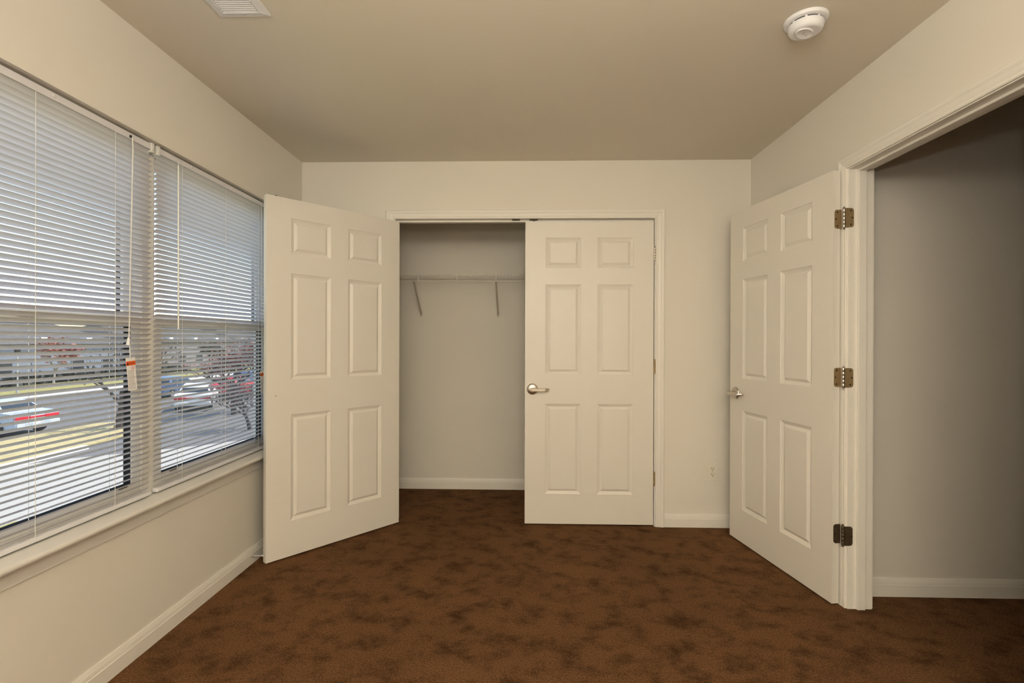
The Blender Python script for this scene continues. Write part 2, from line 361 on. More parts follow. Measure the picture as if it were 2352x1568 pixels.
# ------------------------------------------------------------------ blinds
SLW, PITCH, TILT, XS = .025, .0209, R(33), -1.545
ZTOP, ZBOT = 2.039, .597
def slat_mesh(L):
    b = MB(); cols = 5; secs = [(0, .62), (.0025, .86), (.006, 1), (L - .006, 1), (L - .0025, .86), (L, .62)]
    for y, s in secs:
        for k in range(cols):
            u = (k / (cols - 1) - .5) * SLW * s                    # across: + = room side
            c = .0019 * (1 - (u / (SLW / 2)) ** 2)                  # crown
            x = u * cos(TILT) - c * sin(TILT); z = u * sin(TILT) + c * cos(TILT)
            b.v.append((x, y, z))
    for i in range(len(secs) - 1):
        for k in range(cols - 1):
            a = i * cols + k; b.f.append((a, a + 1, a + 1 + cols, a + cols)); b.mi.append(0)
    return b
def blind(y0, y1, ladders, label, cord_y=None, wand_y=None):
    bl = tag(empty('window_blind', (XS, (y0 + y1) / 2, ZTOP)), label, 'window blind', group='white horizontal blinds at the window')
    iv = M4.Translation((-XS, -(y0 + y1) / 2, -ZTOP))
    hr = MB(); hr.box(-1.558, -1.533, y0 + .004, y1 - .004, ZTOP - .025, ZTOP, .0015); hr.xf(iv).build('headrail', SLAT, bl)
    for ya_, yb_ in ((y0 - .0005, y0 + .016), (y1 - .016, y1 + .0005)):
        k = MB(); k.box(-1.561, -1.5295, ya_, yb_, ZTOP - .034, ZTOP + .006, .0025); k.box(-1.5300, -1.5275, ya_ + .004, yb_ - .004, ZTOP - .024, ZTOP - .004, .001)
        tag(k.xf(iv).build('end_bracket', CLEAR, bl), 'translucent plastic mounting bracket')
    n = int((ZTOP - .034 - (ZBOT + .026)) / PITCH) + 1
    first = slat_mesh(y1 - y0 - .008).build('slat', SLAT, bl, smooth=True, fixn=False)
    for i in range(n):
        o = first if i == 0 else first.copy()
        if i: COL.objects.link(o); o.parent = bl
        o.location = (0, y0 + .004 - (y0 + y1) / 2, -.034 - i * PITCH)
    br = MB(); br.box(XS - .0115, XS + .0115, y0 + .006, y1 - .006, ZBOT, ZBOT + .016, .003); br.xf(iv).build('bottom_rail', SLAT, bl)
    fx = XS + SLW / 2 * cos(TILT) + .0014; bx = XS - SLW / 2 * cos(TILT) - .0014
    for ly in ladders:
        MB().tube([(fx, ly, ZTOP - .026), (fx, ly, ZBOT + .010)], .0009, 5).xf(iv).build('ladder_cord', CORD, bl)
        MB().tube([(bx, ly + .002, ZTOP - .026), (bx, ly + .002, ZBOT + .010)], .0009, 5).xf(iv).build('ladder_cord', CORD, bl)
        MB().box(XS - .004, XS + .004, ly - .006, ly + .006, ZBOT - .0025, ZBOT + .001, .001).xf(iv).build('cord_plug', CLEAR, bl)
    for ly in ladders[1:2] + ladders[:1]:
        MB().lathe([(.0055, 0), (.0055, .002), (.0035, .003)], 12, M4.Translation((-1.533, ly + .06, ZTOP - .010)) @ M4.Rotation(pi / 2, 4, 'Y')).xf(iv).build('rail_plug', CLEAR, bl)
    if cord_y:
        hk = MB(); hk.box(-1.5335, -1.528, cord_y - .005, cord_y + .005, ZTOP - .020, ZTOP - .010, .0012); hk.xf(iv).build('cord_lock', SCRF, bl)
        c = MB(); c.tube([(-1.526, cord_y, ZTOP - .016), (-1.5225, cord_y - .002, ZTOP - .06), (-1.521, cord_y - .010, 1.70), (-1.520, cord_y - .018, 1.40), (-1.520, cord_y - .022, 1.245)], .0013, 6)
        c.tube([(-1.526, cord_y + .003, ZTOP - .016), (-1.5225, cord_y + .001, ZTOP - .06), (-1.521, cord_y - .007, 1.70), (-1.520, cord_y - .0155, 1.40), (-1.520, cord_y - .0195, 1.245)], .0013, 6)
        co = c.xf(iv).build('pull_cord', CORD, bl, smooth=True)
        ty = cord_y - .027
        MB().tube([(-1.520, cord_y - .021, 1.247), (-1.519, cord_y - .019, 1.215), (-1.518, cord_y - .018, 1.165)], .0016, 6).xf(iv).build('loop_cord', CORD, co)
        MB().lathe([(.0030, .030), (.0045, .026), (.0060, .010), (.0078, 0)], 12, M4.Translation((-1.519, ty, 1.214)) @ M4.Rotation(-.12, 4, 'X')).xf(iv).build('tassel', WHITEP, co, smooth=True)
    if wand_y:
        hk = MB(); hk.tube([(-1.534, wand_y - .012, ZTOP - .014), (-1.526, wand_y - .006, ZTOP - .018), (-1.524, wand_y, ZTOP - .028), (-1.5245, wand_y, ZTOP - .038)], .0016, 6)
        hk.xf(iv).build('wand_hook', CLEAR, bl, smooth=True)
        MB().tube([(-1.5245, wand_y, ZTOP - .036), (-1.5245, wand_y + .001, 1.64), (-1.5245, wand_y + .002, 1.283)], .0036, 6).xf(iv).build('tilt_wand', CLEAR, bl)
    return bl
blind(1.004, 1.989, (1.20, 1.50, 1.80), 'white horizontal blind on the left half of the window, with the hanging pull cord', cord_y=1.869)
blind(2.007, 2.962, (2.161, 2.480, 2.790), 'white horizontal blind on the right half of the window, with the thin tilt wand', wand_y=2.122)

# warning tags hanging from the cords
def text_mesh(name, body, size, m, parent, mtx):
    c = bpy.data.curves.new(name, 'FONT'); c.body = body; c.size = size; c.align_x = 'CENTER'; c.align_y = 'CENTER'; c.extrude = .0001
    t = bpy.data.objects.new('tmp', c); COL.objects.link(t)
    me = bpy.data.meshes.new_from_object(t.evaluated_get(bpy.context.evaluated_depsgraph_get()))
    bpy.data.objects.remove(t); me.materials.clear(); me.materials.append(m)
    me.transform(mtx); o = bpy.data.objects.new(name, me); COL.objects.link(o); o.parent = parent; return o
def warn_tag(loc, tilt, rz, label):
    # local: x across, z down from the hole, y = front towards the room (-y)
    g = tag(empty('warning_tag', loc), label, 'tag', group='paper warning tags on the blind cords')
    g.rotation_euler = (0, tilt, rz)
    w, h = .0185, .127
    p = MB()
    for (xa_, xb_, za, zb_) in ((-w, w, -.028, .0), (-w * .93, w * .93, -h, -.028)):
        p.box(xa_, xb_, 0, .0006, za, zb_)
    p.build('card', TAGP, g)
    bn = MB().box(-w, w, -.0006, 0, -.030, -.013).build('orange_band', TAGO, g); tag(bn, 'orange warning band')
    tri = MB().add([(-.0165, -.0009, -.0275), (-.0085, -.0009, -.0275), (-.0125, -.0009, -.0165), (-.0165, -.0006, -.0275), (-.0085, -.0006, -.0275), (-.0125, -.0006, -.0165)],
             [(0, 1, 2), (3, 5, 4), (0, 3, 4, 1), (1, 4, 5, 2), (2, 5, 3, 0)]); tri.build('warning_triangle', INK, bn)
    text_mesh('warning_word', 'WARNING', .0058, INK, bn, M4.Translation((.004, -.0008, -.0215)) @ M4.Rotation(pi / 2, 4, 'X'))
    q = MB()
    for i in range(24):
        a0 = 2 * pi * i / 24; a1 = 2 * pi * (i + 1) / 24
        vs = [(.007 + r * cos(a), y, -.040 + r * sin(a)) for a in (a0, a1) for r in (.0045, .006) for y in (-.0004, 0)]
        q.add(vs, [(0, 2, 6, 4), (2, 3, 7, 6), (0, 4, 5, 1)])
    q.add([(.0032, -.0004, -.0365), (.0040, -.0004, -.0357), (.0108, -.0004, -.0435), (.0100, -.0004, -.0443)], [(0, 1, 2, 3)])
    tag(q.build('prohibition_mark', INKR, g, fixn=False), 'small red printed circle')
    ln = MB(); rnd = random.Random(5)
    for i in range(17):
        z = -.052 - i * .0043
        ln.box(-.0145, .0145 - rnd.random() * .006, -.0003, 0, z, z + (.0016 if i % 6 else .0024))
    tag(ln.build('small_print', INKG, g), 'lines of grey small print', kind='stuff')
    return g
warn_tag((-1.5175, 1.851, 1.166), R(-5), R(78), 'white paper tag with an orange band hanging from the left blind cord')
warn_tag((-1.5150, 2.800, 1.058), R(-2), R(78), 'white paper tag with an orange band peeking out beside the open closet door')
MB_c = MB().tube([(-1.526, 2.805, ZTOP - .02), (-1.521, 2.803, 1.6), (-1.516, 2.800, 1.056)], .0013, 6)
_bl2 = [o for o in COL.objects if o.name.startswith('window_blind') and o.parent is None][1]
MB_c.xf(M4.Translation((-XS, -(2.007 + 2.962) / 2, -ZTOP))).build('pull_cord', CORD, _bl2)

# ------------------------------------------------------------------ doors
DT = .035
def ring_panel(b, x0, x1, z0, z1, y, s):
    # moulded raised panel whose outer edge lies on the door face (plane y, outward = s)
    lv = [(0, 0), (.0010, -.0034), (.0165, -.0108), (.0190, -.0120), (.0335, -.0030), (.0350, -.0022)]
    vs = []
    for i, d in lv: vs += [(x0 + i, y + s * d, z0 + i), (x1 - i, y + s * d, z0 + i), (x1 - i, y + s * d, z1 - i), (x0 + i, y + s * d, z1 - i)]
    fs = []
    for k in range(len(lv) - 1):
        for j in range(4):
            a = k * 4 + j; c = k * 4 + (j + 1) % 4; fs.append((a, c, c + 4, a + 4))
    n = (len(lv) - 1) * 4; fs.append((n, n + 1, n + 2, n + 3))
    return b.add(vs, fs)
def door(n, hinge, ang, W, label, cat='door', z0=.010, HT=2.025):
    d = S(empty('door_%d' % n, (hinge[0], hinge[1], z0), ang), label, cat)
    k = W / .8554
    cols = [(.135 * k, .372 * k), (.483 * k, .720 * k)]
    rows = [(HT - 1.826, HT - 1.222), (HT - 1.026, HT - .423), (HT - .312, HT - .110)]
    xs = [0] + [c for p in cols for c in p] + [W]; zs = [0] + [c for p in rows for c in p] + [HT]
    b = MB()
    for y in (0, -DT):
        base = len(b.v); b.v += [(x, y, z) for z in zs for x in xs]; nx = len(xs)
        for j in range(len(zs) - 1):
            for i in range(nx - 1):
                if i in (1, 3) and j in (1, 3, 5): continue
                a = base + j * nx + i; b.f.append((a, a + 1, a + 1 + nx, a + nx)); b.mi.append(0)
    b.add([(0, 0, 0), (W, 0, 0), (W, 0, HT), (0, 0, HT), (0, -DT, 0), (W, -DT, 0), (W, -DT, HT), (0, -DT, HT)], [(0, 4, 5, 1), (2, 6, 7, 3), (0, 3, 7, 4), (1, 5, 6, 2)])
    leaf = b.build('door_leaf', DOOR, d, fixn=True)
    # weld so the rim and faces are one closed frame
    bm = bmesh.new(); bm.from_mesh(leaf.data); bmesh.ops.remove_doubles(bm, verts=bm.verts, dist=1e-5); bmesh.ops.recalc_face_normals(bm, faces=bm.faces); bm.to_mesh(leaf.data); bm.free()
    for r in rows:
        for c in cols:
            p = MB(); ring_panel(p, c[0], c[1], r[0], r[1], 0, 1); ring_panel(p, c[0], c[1], r[0], r[1], -DT, -1); p.build('panel', DOOR, d)
    return d
def lever(d, x, z, flip=1):
    base = MB().lathe([(.038, 0), (.038, .004), (.036, .008), (.030, .012), (.018, .014)], 32, M4.Translation((x, 0, z)) @ M4.Rotation(-pi / 2, 4, 'X'))
    ro = base.build('handle_rose', NICKEL, d, smooth=True)
    b = MB(); b.tube([(x, .010, z), (x, .040, z), (x, .052, z)], [.0125, .0115, .0125], 16)
    # flat paddle lever with a tip that turns back to the door
    prof = []
    for i in range(13):
        t = i / 12; px = -flip * (-.010 + t * .122)
        py = .054 + .006 * sin(t * pi * .9) - (max(0, t - .78) / .22) ** 2 * .030
        hw = .0115 - .0015 * t if t < .9 else .0100 - (t - .9) * .03
        prof.append((x + px, py, hw))
    vs = []; fs = []
    for (px, py, hw) in prof:
        vs += [(px, py, z - hw), (px, py + .0045, z - hw * .7), (px, py + .0045, z + hw * .7), (px, py, z + hw), (px, py - .0045, z + hw * .7), (px, py - .0045, z - hw * .7)]
    for i in range(len(prof) - 1):
        for j in range(6):
            a = i * 6 + j; c = i * 6 + (j + 1) % 6; fs.append((a, c, c + 6, a + 6))
    fs += [tuple(range(6))[::-1], tuple((len(prof) - 1) * 6 + j for j in range(6))]
    b.add(vs, fs); b.build('lever', NICKEL, ro, smooth=True)

d1 = door(1, (-.8446, 3.2885), math.atan2(-.6386, -.5692), .8554, 'left closet door swung wide open towards the window, six panels, no handle')
d2 = door(2, (.8600, 3.2905), pi, .8554, 'closed right closet door, six panels with a nickel lever handle')
d3 = door(3, (1.4408, 2.3301), math.atan2(.8170, -.1342), .828, 'open hall door folded back against the right wall, brass hinges, six panels')
lever(d2, .8554 - .050, .902); lever(d3, .828 - .062, .905)
MB().lathe([(.0045, -.001), (.0045, .0006)], 14, M4.Translation((.8554 - .052, 0, .915)) @ M4.Rotation(-pi / 2, 4, 'X')).build('handle_hole', STEEL, d1)
for dd in (d1, d2):
    tag(MB().lathe([(.0075, 0), (.0075, .002), (.0055, .006), (.002, .009)], 14, M4.Translation((.8554 - .058, -DT / 2, 2.025))).build('ball_catch', BRONZE, dd, smooth=True), 'dark ball catch')
for dd, yo in ((d2, .004), (d1, -DT - .004)):
    for hz in (1.806, 1.055, .306):
        hb = MB()
        for kk in range(5):
            hb.lathe([(.0058, 0), (.0064, .001), (.0064, .0165), (.0058, .0175)], 12, M4.Translation((-.0055, yo, hz - .044 + kk * .0178)))
        hb.lathe([(.003, 0), (.0045, .003), (.002, .006)], 10, M4.Translation((-.0055, yo, hz + .045)))
        hb.build('hinge', BRASS if hz < 1.7 else NICKEL, dd, smooth=True)

# hall door hinges: knuckle with two leaves and screws
def leaf_plate(flat, hw, hh, th, rr, side):
    # rounded plate in local (u, z): round corners only on the free side
    pts = []
    for (cx, cz, a0) in ((hw - rr, hh - rr, 0), (-hw, hh, None), (-hw, -hh, None), (hw - rr, -hh + rr, -90)):
        if a0 is None: pts.append((cx, cz))
        else:
            for k in range(5): a = R(a0 + k * 22.5); pts.append((cx + rr * cos(a), cz + rr * sin(a)))
    pts = [(side * u, z) for u, z in pts]
    n = len(pts); b = MB()
    b.add([flat(u, 0, z) for u, z in pts] + [flat(u, th, z) for u, z in pts], [tuple(range(n)), tuple(range(n, 2 * n))[::-1]] + [(i, (i + 1) % n, n + (i + 1) % n, n + i) for i in range(n)])
    return b
m3 = (M4.Translation((1.4408, 2.3301, .010)) @ M4.Rotation(math.atan2(.8170, -.1342), 4, 'Z')).inverted()
pin = V((1.4790, 2.3120, 0))
for i, hz in enumerate((1.808, 1.069, .337)):
    mt = (BRASS, BRASS, BRONZE)[i]
    hb = MB()
    for kk in range(5):
        hb.lathe([(.0060, 0), (.0068, .001), (.0068, .0170), (.0060, .018)], 14, M4.Translation((pin.x, pin.y, hz - .0455 + kk * .0183)))
    hb.lathe([(.003, 0), (.005, .003), (.0025, .007)], 12, M4.Translation((pin.x, pin.y, hz + .046))); hb.lathe([(.0025, -.007), (.005, -.004), (.003, 0)], 12, M4.Translation((pin.x, pin.y, hz - .046)))
    hg = hb.xf(m3).build('hinge', NICKEL if i < 2 else BRONZE, d3, smooth=True)
    zl = hz - .010
    # leaf on the door edge (door local plane x = 0, facing -x)
    def fd(u, t, z): return (-t - .0003, -.0240 - u * 1.0, zl + z)
    leaf_plate(fd, .0175, .0445, .0018, .012, -1).build('hinge_leaf', mt, hg)
    # leaf on the jamb (world plane y = EY1, facing -y)
    def fj(u, t, z): return m3 @ V((1.5002 + u, EY1 - .0003 - t, hz + z))
    leaf_plate(fj, .0180, .0445, .0018, .012, 1).build('hinge_leaf', mt, hg)
    for (u, z) in ((.004, .032), (.011, 0), (.004, -.032)):
        MB().lathe([(.0038, 0), (.0038, .0008), (.0020, .0010)], 10, M4.Translation(fd(-u, .0019, z)) @ M4.Rotation(-pi / 2, 4, 'Y')).build('screw', DARK, hg)
        w = V((1.5002 + u, EY1 - .0022, hz + z))
        MB().lathe([(.0038, 0), (.0038, .0008), (.0020, .0010)], 10, m3 @ M4.Translation(w) @ M4.Rotation(pi / 2, 4, 'X')).build('screw', DARK, hg)

# ------------------------------------------------------------------ closet wire shelf
sh = tag(empty('wire_shelf', (0, YC, 1.746)), 'white ventilated wire shelf with angled braces on the closet back wall', 'shelf')
iv = M4.Translation((0, -YC, -1.746)); yf = YC - .300; xa0, xa1 = XL + .006, XR - .006
b = MB()
for yy, zz in ((yf, 1.746), (yf, 1.694), (YC - .006, 1.744), (YC - .10, 1.741), (YC - .20, 1.741)):
    b.tube([(xa0, yy, zz), (xa1, yy, zz)], .0031, 6)
b.xf(iv).build('long_rod', WIRE, sh)
b = MB(); n = int((xa1 - xa0) / .0254)
for i in range(n + 1):
    x = xa0 + i * .0254; b.tube([(x, YC - .005, 1.7475), (x, yf, 1.7475), (x, yf - .002, 1.741)], .0014, 4)
tag(b.xf(iv).build('deck_wire', WIRE, sh), kind='stuff')
for i in range(10):
    x = -.824 - .606 + i * .303
    if xa0 < x < xa1: MB().tube([(x, yf, 1.746), (x, yf, 1.694)], .0042, 6).xf(iv).build('lip_tie', WIRE, sh)
for x in (-1.50 + .02, -.861, -.220, .42, 1.06):
    br = MB()
    p0 = V((x, yf + .004, 1.692)); p1 = V((x, YC - .006, 1.452)); dr = (p1 - p0).normalized(); nrm = V((0, -dr.z, dr.y))
    vs = []
    for p in (p0, p1):
        for sx, sn in ((-.0065, 0), (.0065, 0), (.0065, .009), (-.0065, .009)): vs.append(p + V((sx, 0, 0)) + nrm * sn)
    br.add(vs, [(0, 1, 2, 3), (4, 7, 6, 5), (0, 4, 5, 1), (1, 5, 6, 2), (2, 6, 7, 3), (3, 7, 4, 0)])
    br.box(x - .009, x + .009, YC - .006, YC - .0005, 1.435, 1.478, .002)
    bo = br.xf(iv).build('brace', STEEL, sh)

# ------------------------------------------------------------------ small fittings
# outlet
ox, oz = 1.2505, .3685
ol = tag(empty('wall_outlet', (ox, YB, oz)), 'off-white duplex power outlet low on the wall right of the closet', 'outlet')
MB().box(-.035, .035, -.0055, 0, -.0585, .0585, .0022).build('cover_plate', OUTLETP, ol)
for s in (1, -1):
    pl = MB(); pr = []
    for k in range(20):
        a = 2 * pi * k / 20; pr.append((max(-.0145, min(.0145, .0175 * cos(a))), s * .0195 + max(-.0135, min(.0135, .0175 * sin(a)))))
    n = len(pr); pl.add([(u, -.0055, z) for u, z in pr] + [(u, -.0080, z) for u, z in pr], [tuple(range(n, 2 * n))] + [(i, (i + 1) % n, n + (i + 1) % n, n + i) for i in range(n)])
    rc = pl.build('receptacle', OUTLETP, ol)
    sl = MB(); sl.box(-.0078, -.0048, -.0086, -.0078, s * .0195 + .001, s * .0195 + .0095).box(.0048, .0078, -.0086, -.0078, s * .0195 + .002, s * .0195 + .009)
    sl.lathe([(.0030, 0), (.0030, .0008)], 12, M4.Translation((0, -.0078, s * .0195 - .0070)) @ M4.Rotation(pi / 2, 4, 'X'))
    tag(sl.build('slots', DARK, rc), 'dark socket slots')
MB().lathe([(.003, 0), (.003, .001)], 10, M4.Translation((0, -.0055, 0)) @ M4.Rotation(pi / 2, 4, 'X')).build('screw', NICKEL, ol)

# smoke detector
sd = tag(empty('smoke_detector', (1.051, 1.868, H)), 'round white smoke detector on the ceiling', 'smoke detector')
MB().lathe([(.074, 0), (.074, -.005), (.071, -.011), (.063, -.014), (.058, -.014)], 48).build('base_ring', WHITEP, sd, smooth=True)
tag(MB().lathe([(.0555, -.0135), (.0555, -.0185)], 48).build('vent_gap', DARK, sd), 'dark vent slot')
for k in range(8):
    a = 2 * pi * k / 8 + .3
    MB().box(-.004, .004, .053, .0575, -.0195, -.013).xf(M4.Rotation(a, 4, 'Z')).build('vent_rib', WHITEP, sd)
MB().lathe([(.0585, -.0185), (.0600, -.022), (.0590, -.034), (.0540, -.044), (.045, -.049), (.0440, -.0490)], 48).build('housing', WHITEP, sd, smooth=True)
# raised test-button island with a curved ridge
b = MB(); pts = []
for k in range(24):
    a = 2 * pi * k / 24; pts.append((-.006 + .040 * cos(a), .002 + .027 * sin(a)))
n = 24
b.add([(x, y, -.0475) for x, y in pts] + [(x * .92, y * .92, -.0535) for x, y in pts] + [(x * .80, y * .80, -.0515) for x, y in pts],
      [(i, (i + 1) % n, n + (i + 1) % n, n + i) for i in range(n)] + [(n + i, n + (i + 1) % n, 2 * n + (i + 1) % n, 2 * n + i) for i in range(n)] + [tuple(range(2 * n, 3 * n))])
b.xf(M4.Rotation(R(35), 4, 'Z')); b.build('test_button', WHITEP, sd, smooth=True)
b = MB()
for i, (u, w, l) in enumerate(((-.016, .008, .010), (-.016, .003, .014), (-.016, -.003, .008), (.004, .006, .010), (.004, 0, .007))):
    b.box(u, u + l, w - .0009, w + .0009, -.0519, -.0514)
b.xf(M4.Rotation(R(35), 4, 'Z')); tag(b.build('embossed_print', INKG, sd), 'faint grey embossed print', kind='stuff')

# ceiling vent
vx0, vx1, vy0, vy1 = -1.130, -.943, 1.43, 1.795
cv = tag(empty('ceiling_vent', ((vx0 + vx1) / 2, (vy0 + vy1) / 2, H)), 'white louvred air register on the ceiling at the top edge', 'vent')
hx, hy = (vx1 - vx0) / 2, (vy1 - vy0) / 2
b = MB(); fw = .026
for (x0, x1, y0, y1) in ((-hx, hx, -hy, -hy + fw), (-hx, hx, hy - fw, hy), (-hx, -hx + fw, -hy + fw, hy - fw), (hx - fw, hx, -hy + fw, hy - fw)):
    b.box(x0, x1, y0, y1, -.006, 0)
for (x0, x1, y0, y1, dx0, dx1, dy0, dy1) in ((-hx, hx, -hy, hy, fw, fw, fw, fw),):
    o_ = [(-hx + .004, -hy + .004), (hx - .004, -hy + .004), (hx - .004, hy - .004), (-hx + .004, hy - .004)]; i_ = [(-hx + fw, -hy + fw), (hx - fw, -hy + fw), (hx - fw, hy - fw), (-hx + fw, hy - fw)]
    b.add([(x, y, -.006) for x, y in o_] + [(x, y, -.011) for x, y in i_] + [(x, y, -.004) for x, y in i_], [(0, 1, 5, 4), (1, 2, 6, 5), (2, 3, 7, 6), (3, 0, 4, 7), (4, 5, 9, 8), (5, 6, 10, 9), (6, 7, 11, 10), (7, 4, 8, 11)])
b.build('frame', WHITEP, cv)
tag(MB().box(-hx + fw, hx - fw, -hy + fw, hy - fw, -.002, -.0005).build('duct_opening', DARK, cv), 'dark duct opening')
lm = MB(); lw = hx - fw - .001
lm.add([(-lw, -.0050, -.002), (lw, -.0050, -.002), (lw, .0048, -.0085), (-lw, .0048, -.0085), (-lw, -.0044, -.0012), (lw, -.0044, -.0012), (lw, .0054, -.0077), (-lw, .0054, -.0077)],
       [(0, 1, 2, 3), (4, 7, 6, 5), (0, 4, 5, 1), (1, 5, 6, 2), (2, 6, 7, 3), (3, 7, 4, 0)])
first = lm.build('louver', WHITEP, cv); nl = int((2 * hy - 2 * fw) / .0105)
for i in range(nl):
    o = first if i == 0 else first.copy()
    if i: COL.objects.link(o); o.parent = cv
    o.location = (0, hy - fw - .0075 - i * .0105, 0)
b = MB()
for (x, y) in ((0, hy - .011), (0, -hy + .011)): b.lathe([(.0035, -.0092), (.0035, -.0060)], 10, M4.Translation((x, y, 0)))
b.build('screw', NICKEL, cv)

# door stop on the left baseboard
ds = tag(empty('door_stop', (XL + .012, 2.668, .044)), 'thin white door stop on the baseboard behind the open closet door', 'door stop')
dvec = V((.050, .030, -.010))
b = MB(); b.lathe([(.0075, 0), (.0075, .003), (.005, .006)], 14, M4.Rotation(pi / 2, 4, 'Y')); b.build('base', NICKEL, ds)
b = MB(); hp = []
q = dvec.to_track_quat('Z', 'X').to_matrix().to_4x4()
for k in range(85):
    t = k / 84; a = t * 2 * pi * 12; hp.append(q @ V((.0036 * cos(a), .0036 * sin(a), .004 + t * (dvec.length - .012))))
b.tube(hp, .0009, 5); b.build('spring', WHITEP, ds)
MB().lathe([(.0045, 0), (.0055, .003), (.0055, .009), (.003, .011)], 12, M4.Translation(dvec * .80) @ q).build('rubber_tip', WHITEP, ds)

# ------------------------------------------------------------------ outside: ground one storey below
G = -2.76
def flat(name, pts, z, th, m, label, cat):
    b = MB(); n = len(pts)
    b.add([(x, y, z) for x, y in pts] + [(x, y, z - th) for x, y in pts], [tuple(range(n)), tuple(range(n, 2 * n))[::-1]] + [(i, (i + 1) % n, n + (i + 1) % n, n + i) for i in range(n)])
    return S(b.build(name, m), label, cat)
flat('road', [(-36.5, -40), (-16, -40), (-16, 140), (-36.5, 140)], G, .3, ASPH, 'grey asphalt road outside beyond the window', 'road')
flat('driveway', [(-16, -40), (5, -40), (5, 140), (-16, 140)], G, .3, ASPH, 'grey asphalt drive between the verge and the pale pavement', 'driveway')
flat('pavement', [(-16.2, -10), (-16.3, 12), (-15.9, 14.8), (-15.0, 15.9), (-13.8, 16.7), (-12.4, 17.7), (-11.0, 19.1), (-9, 20.6), (-6, 21.6), (-2.5, 22), (-2.5, -10)], G + .05, .1, CONC, 'pale sunlit concrete pavement below the window', 'pavement')
flat('lawn', [(-10.8, -10), (-10.9, 10.2), (-9.5, 11.0), (-2.5, 11.0), (-2.5, -10)], G + .10, .12, GRASSG, 'strip of green grass close under the window', 'lawn')
flat('verge', [(-20.1, -40), (-16.1, -40), (-16.1, 17.5), (-16.6, 20.0), (-17.6, 21.6), (-19.2, 23.0), (-19.9, 22.4), (-20.1, 20)], G + .10, .12, GRASS, 'dry yellow grass verge between the road and the pavement', 'verge')
kb = MB()
for x, y0, y1 in ((-20.2, -40, 21), (-16.0, -40, 17.5)): kb.box(x - .12, x + .12, y0, y1, G - .05, G + .13)
S(kb.build('kerb', KERB), 'pale kerb along the dry grass verge', 'kerb')
kb = MB(); kb.add([(-36.3, -40, G + .14), (-35.7, -40, G + .14), (-33.0, 60, G + .14), (-33.6, 60, G + .14), (-36.3, -40, G - .05), (-35.7, -40, G - .05), (-33.0, 60, G - .05), (-33.6, 60, G - .05)], [(0, 1, 2, 3), (7, 6, 5, 4), (0, 4, 5, 1), (1, 5, 6, 2), (2, 6, 7, 3), (3, 7, 4, 0)])
S(kb.build('kerb', KERB), 'pale kerb line on the far side of the road', 'kerb')
flat('far_lawn', [(-90, -40), (-36.2, -40), (-33.4, 60), (-33.4, 140), (-90, 140)], G + .09, .1, GRASSG, 'grass in front of the buildings across the road', 'lawn')

# buildings across the road
def house(x0, x1, y0, y1, eave, ridge, m, label):
    h = tag(empty('building', ((x0 + x1) / 2, (y0 + y1) / 2, G)), label, 'building')
    iv = M4.Translation((-(x0 + x1) / 2, -(y0 + y1) / 2, -G))
    MB().box(x0, x1, y0, y1, G, G + eave).xf(iv).build('walls', m, h)
    ov = .4; xm = (x0 + x1) / 2
    r = MB(); zs_, zr = G + eave, G + ridge
    vs = [(x0 - ov, y0 - ov, zs_), (x1 + ov, y0 - ov, zs_), (x1 + ov, y1 + ov, zs_), (x0 - ov, y1 + ov, zs_), (xm, y0 + 2, zr), (xm, y1 - 2, zr)]
    r.add(vs, [(0, 3, 2, 1), (0, 1, 4), (1, 2, 5, 4), (2, 3, 5), (3, 0, 4, 5)]); r.xf(iv).build('roof', ROOF, h)
    y = y0 + 2.5
    while y < y1 - 2:
        MB().box(x1 - 1.3, x1 - .55, y - .32, y + .32, zs_ + .05, zs_ + .62).xf(iv).build('roof_box', ROOFW, h); y += 4.7  # added white boxes standing for a row of white spots, not a known part
    MB().box(x1, x1 + .08, y0, y1, G + eave - .22, G + eave).xf(iv).build('fascia', m, h)
    y = y0 + 1.6; i = 0
    while y < y1 - 1.6:
        if i % 3 == 1:
            MB().box(x1, x1 + .05, y - 1.1, y + 1.1, G + .02, G + 2.2).xf(iv).build('garage_door', m, h)
        else:
            w = MB().box(x1, x1 + .06, y - .7, y + .7, G + 1.0, G + 2.3).xf(iv).build('window_frame', m, h)
            MB().box(x1 + .05, x1 + .08, y - .6, y + .6, G + 1.1, G + 2.2).xf(iv).build('window_pane', DGLASS, w)
        y += 3.4; i += 1
    return h
house(-55, -43.6, 18, 52, 3.55, 5.6, SIDING, 'long blue-grey building across the road seen through the left blind')
house(-57, -45.0, 55, 76, 3.7, 5.9, SIDING2, 'grey building across the road, behind the wide mullion')
house(-60, -47.0, 79, 125, 3.9, 6.4, SIDING, 'blue-grey building far off behind the red tree and the parked cars')
b = MB(); rnd = random.Random(9)
for k in range(3600):
    y = rnd.uniform(18, 60); x = -42.5 + rnd.uniform(-.5, .5); z = G + .1 + abs(rnd.gauss(.0, .42)); z = min(z, G + 1.1); a = rnd.uniform(0, 6.28); s = .14
    u = V((cos(a), sin(a), rnd.uniform(-.5, .5))) * s; w = V((-sin(a) * .4, cos(a) * .4, .9)) * s
    c = V((x, y, z)); b.add([c - u - w, c + u - w, c + u + w, c - u + w], [(0, 1, 2, 3)])
tag(b.build('hedge', LEAFD, fixn=False), 'low dark hedge along the foot of the buildings across the road', 'hedge', kind='stuff')

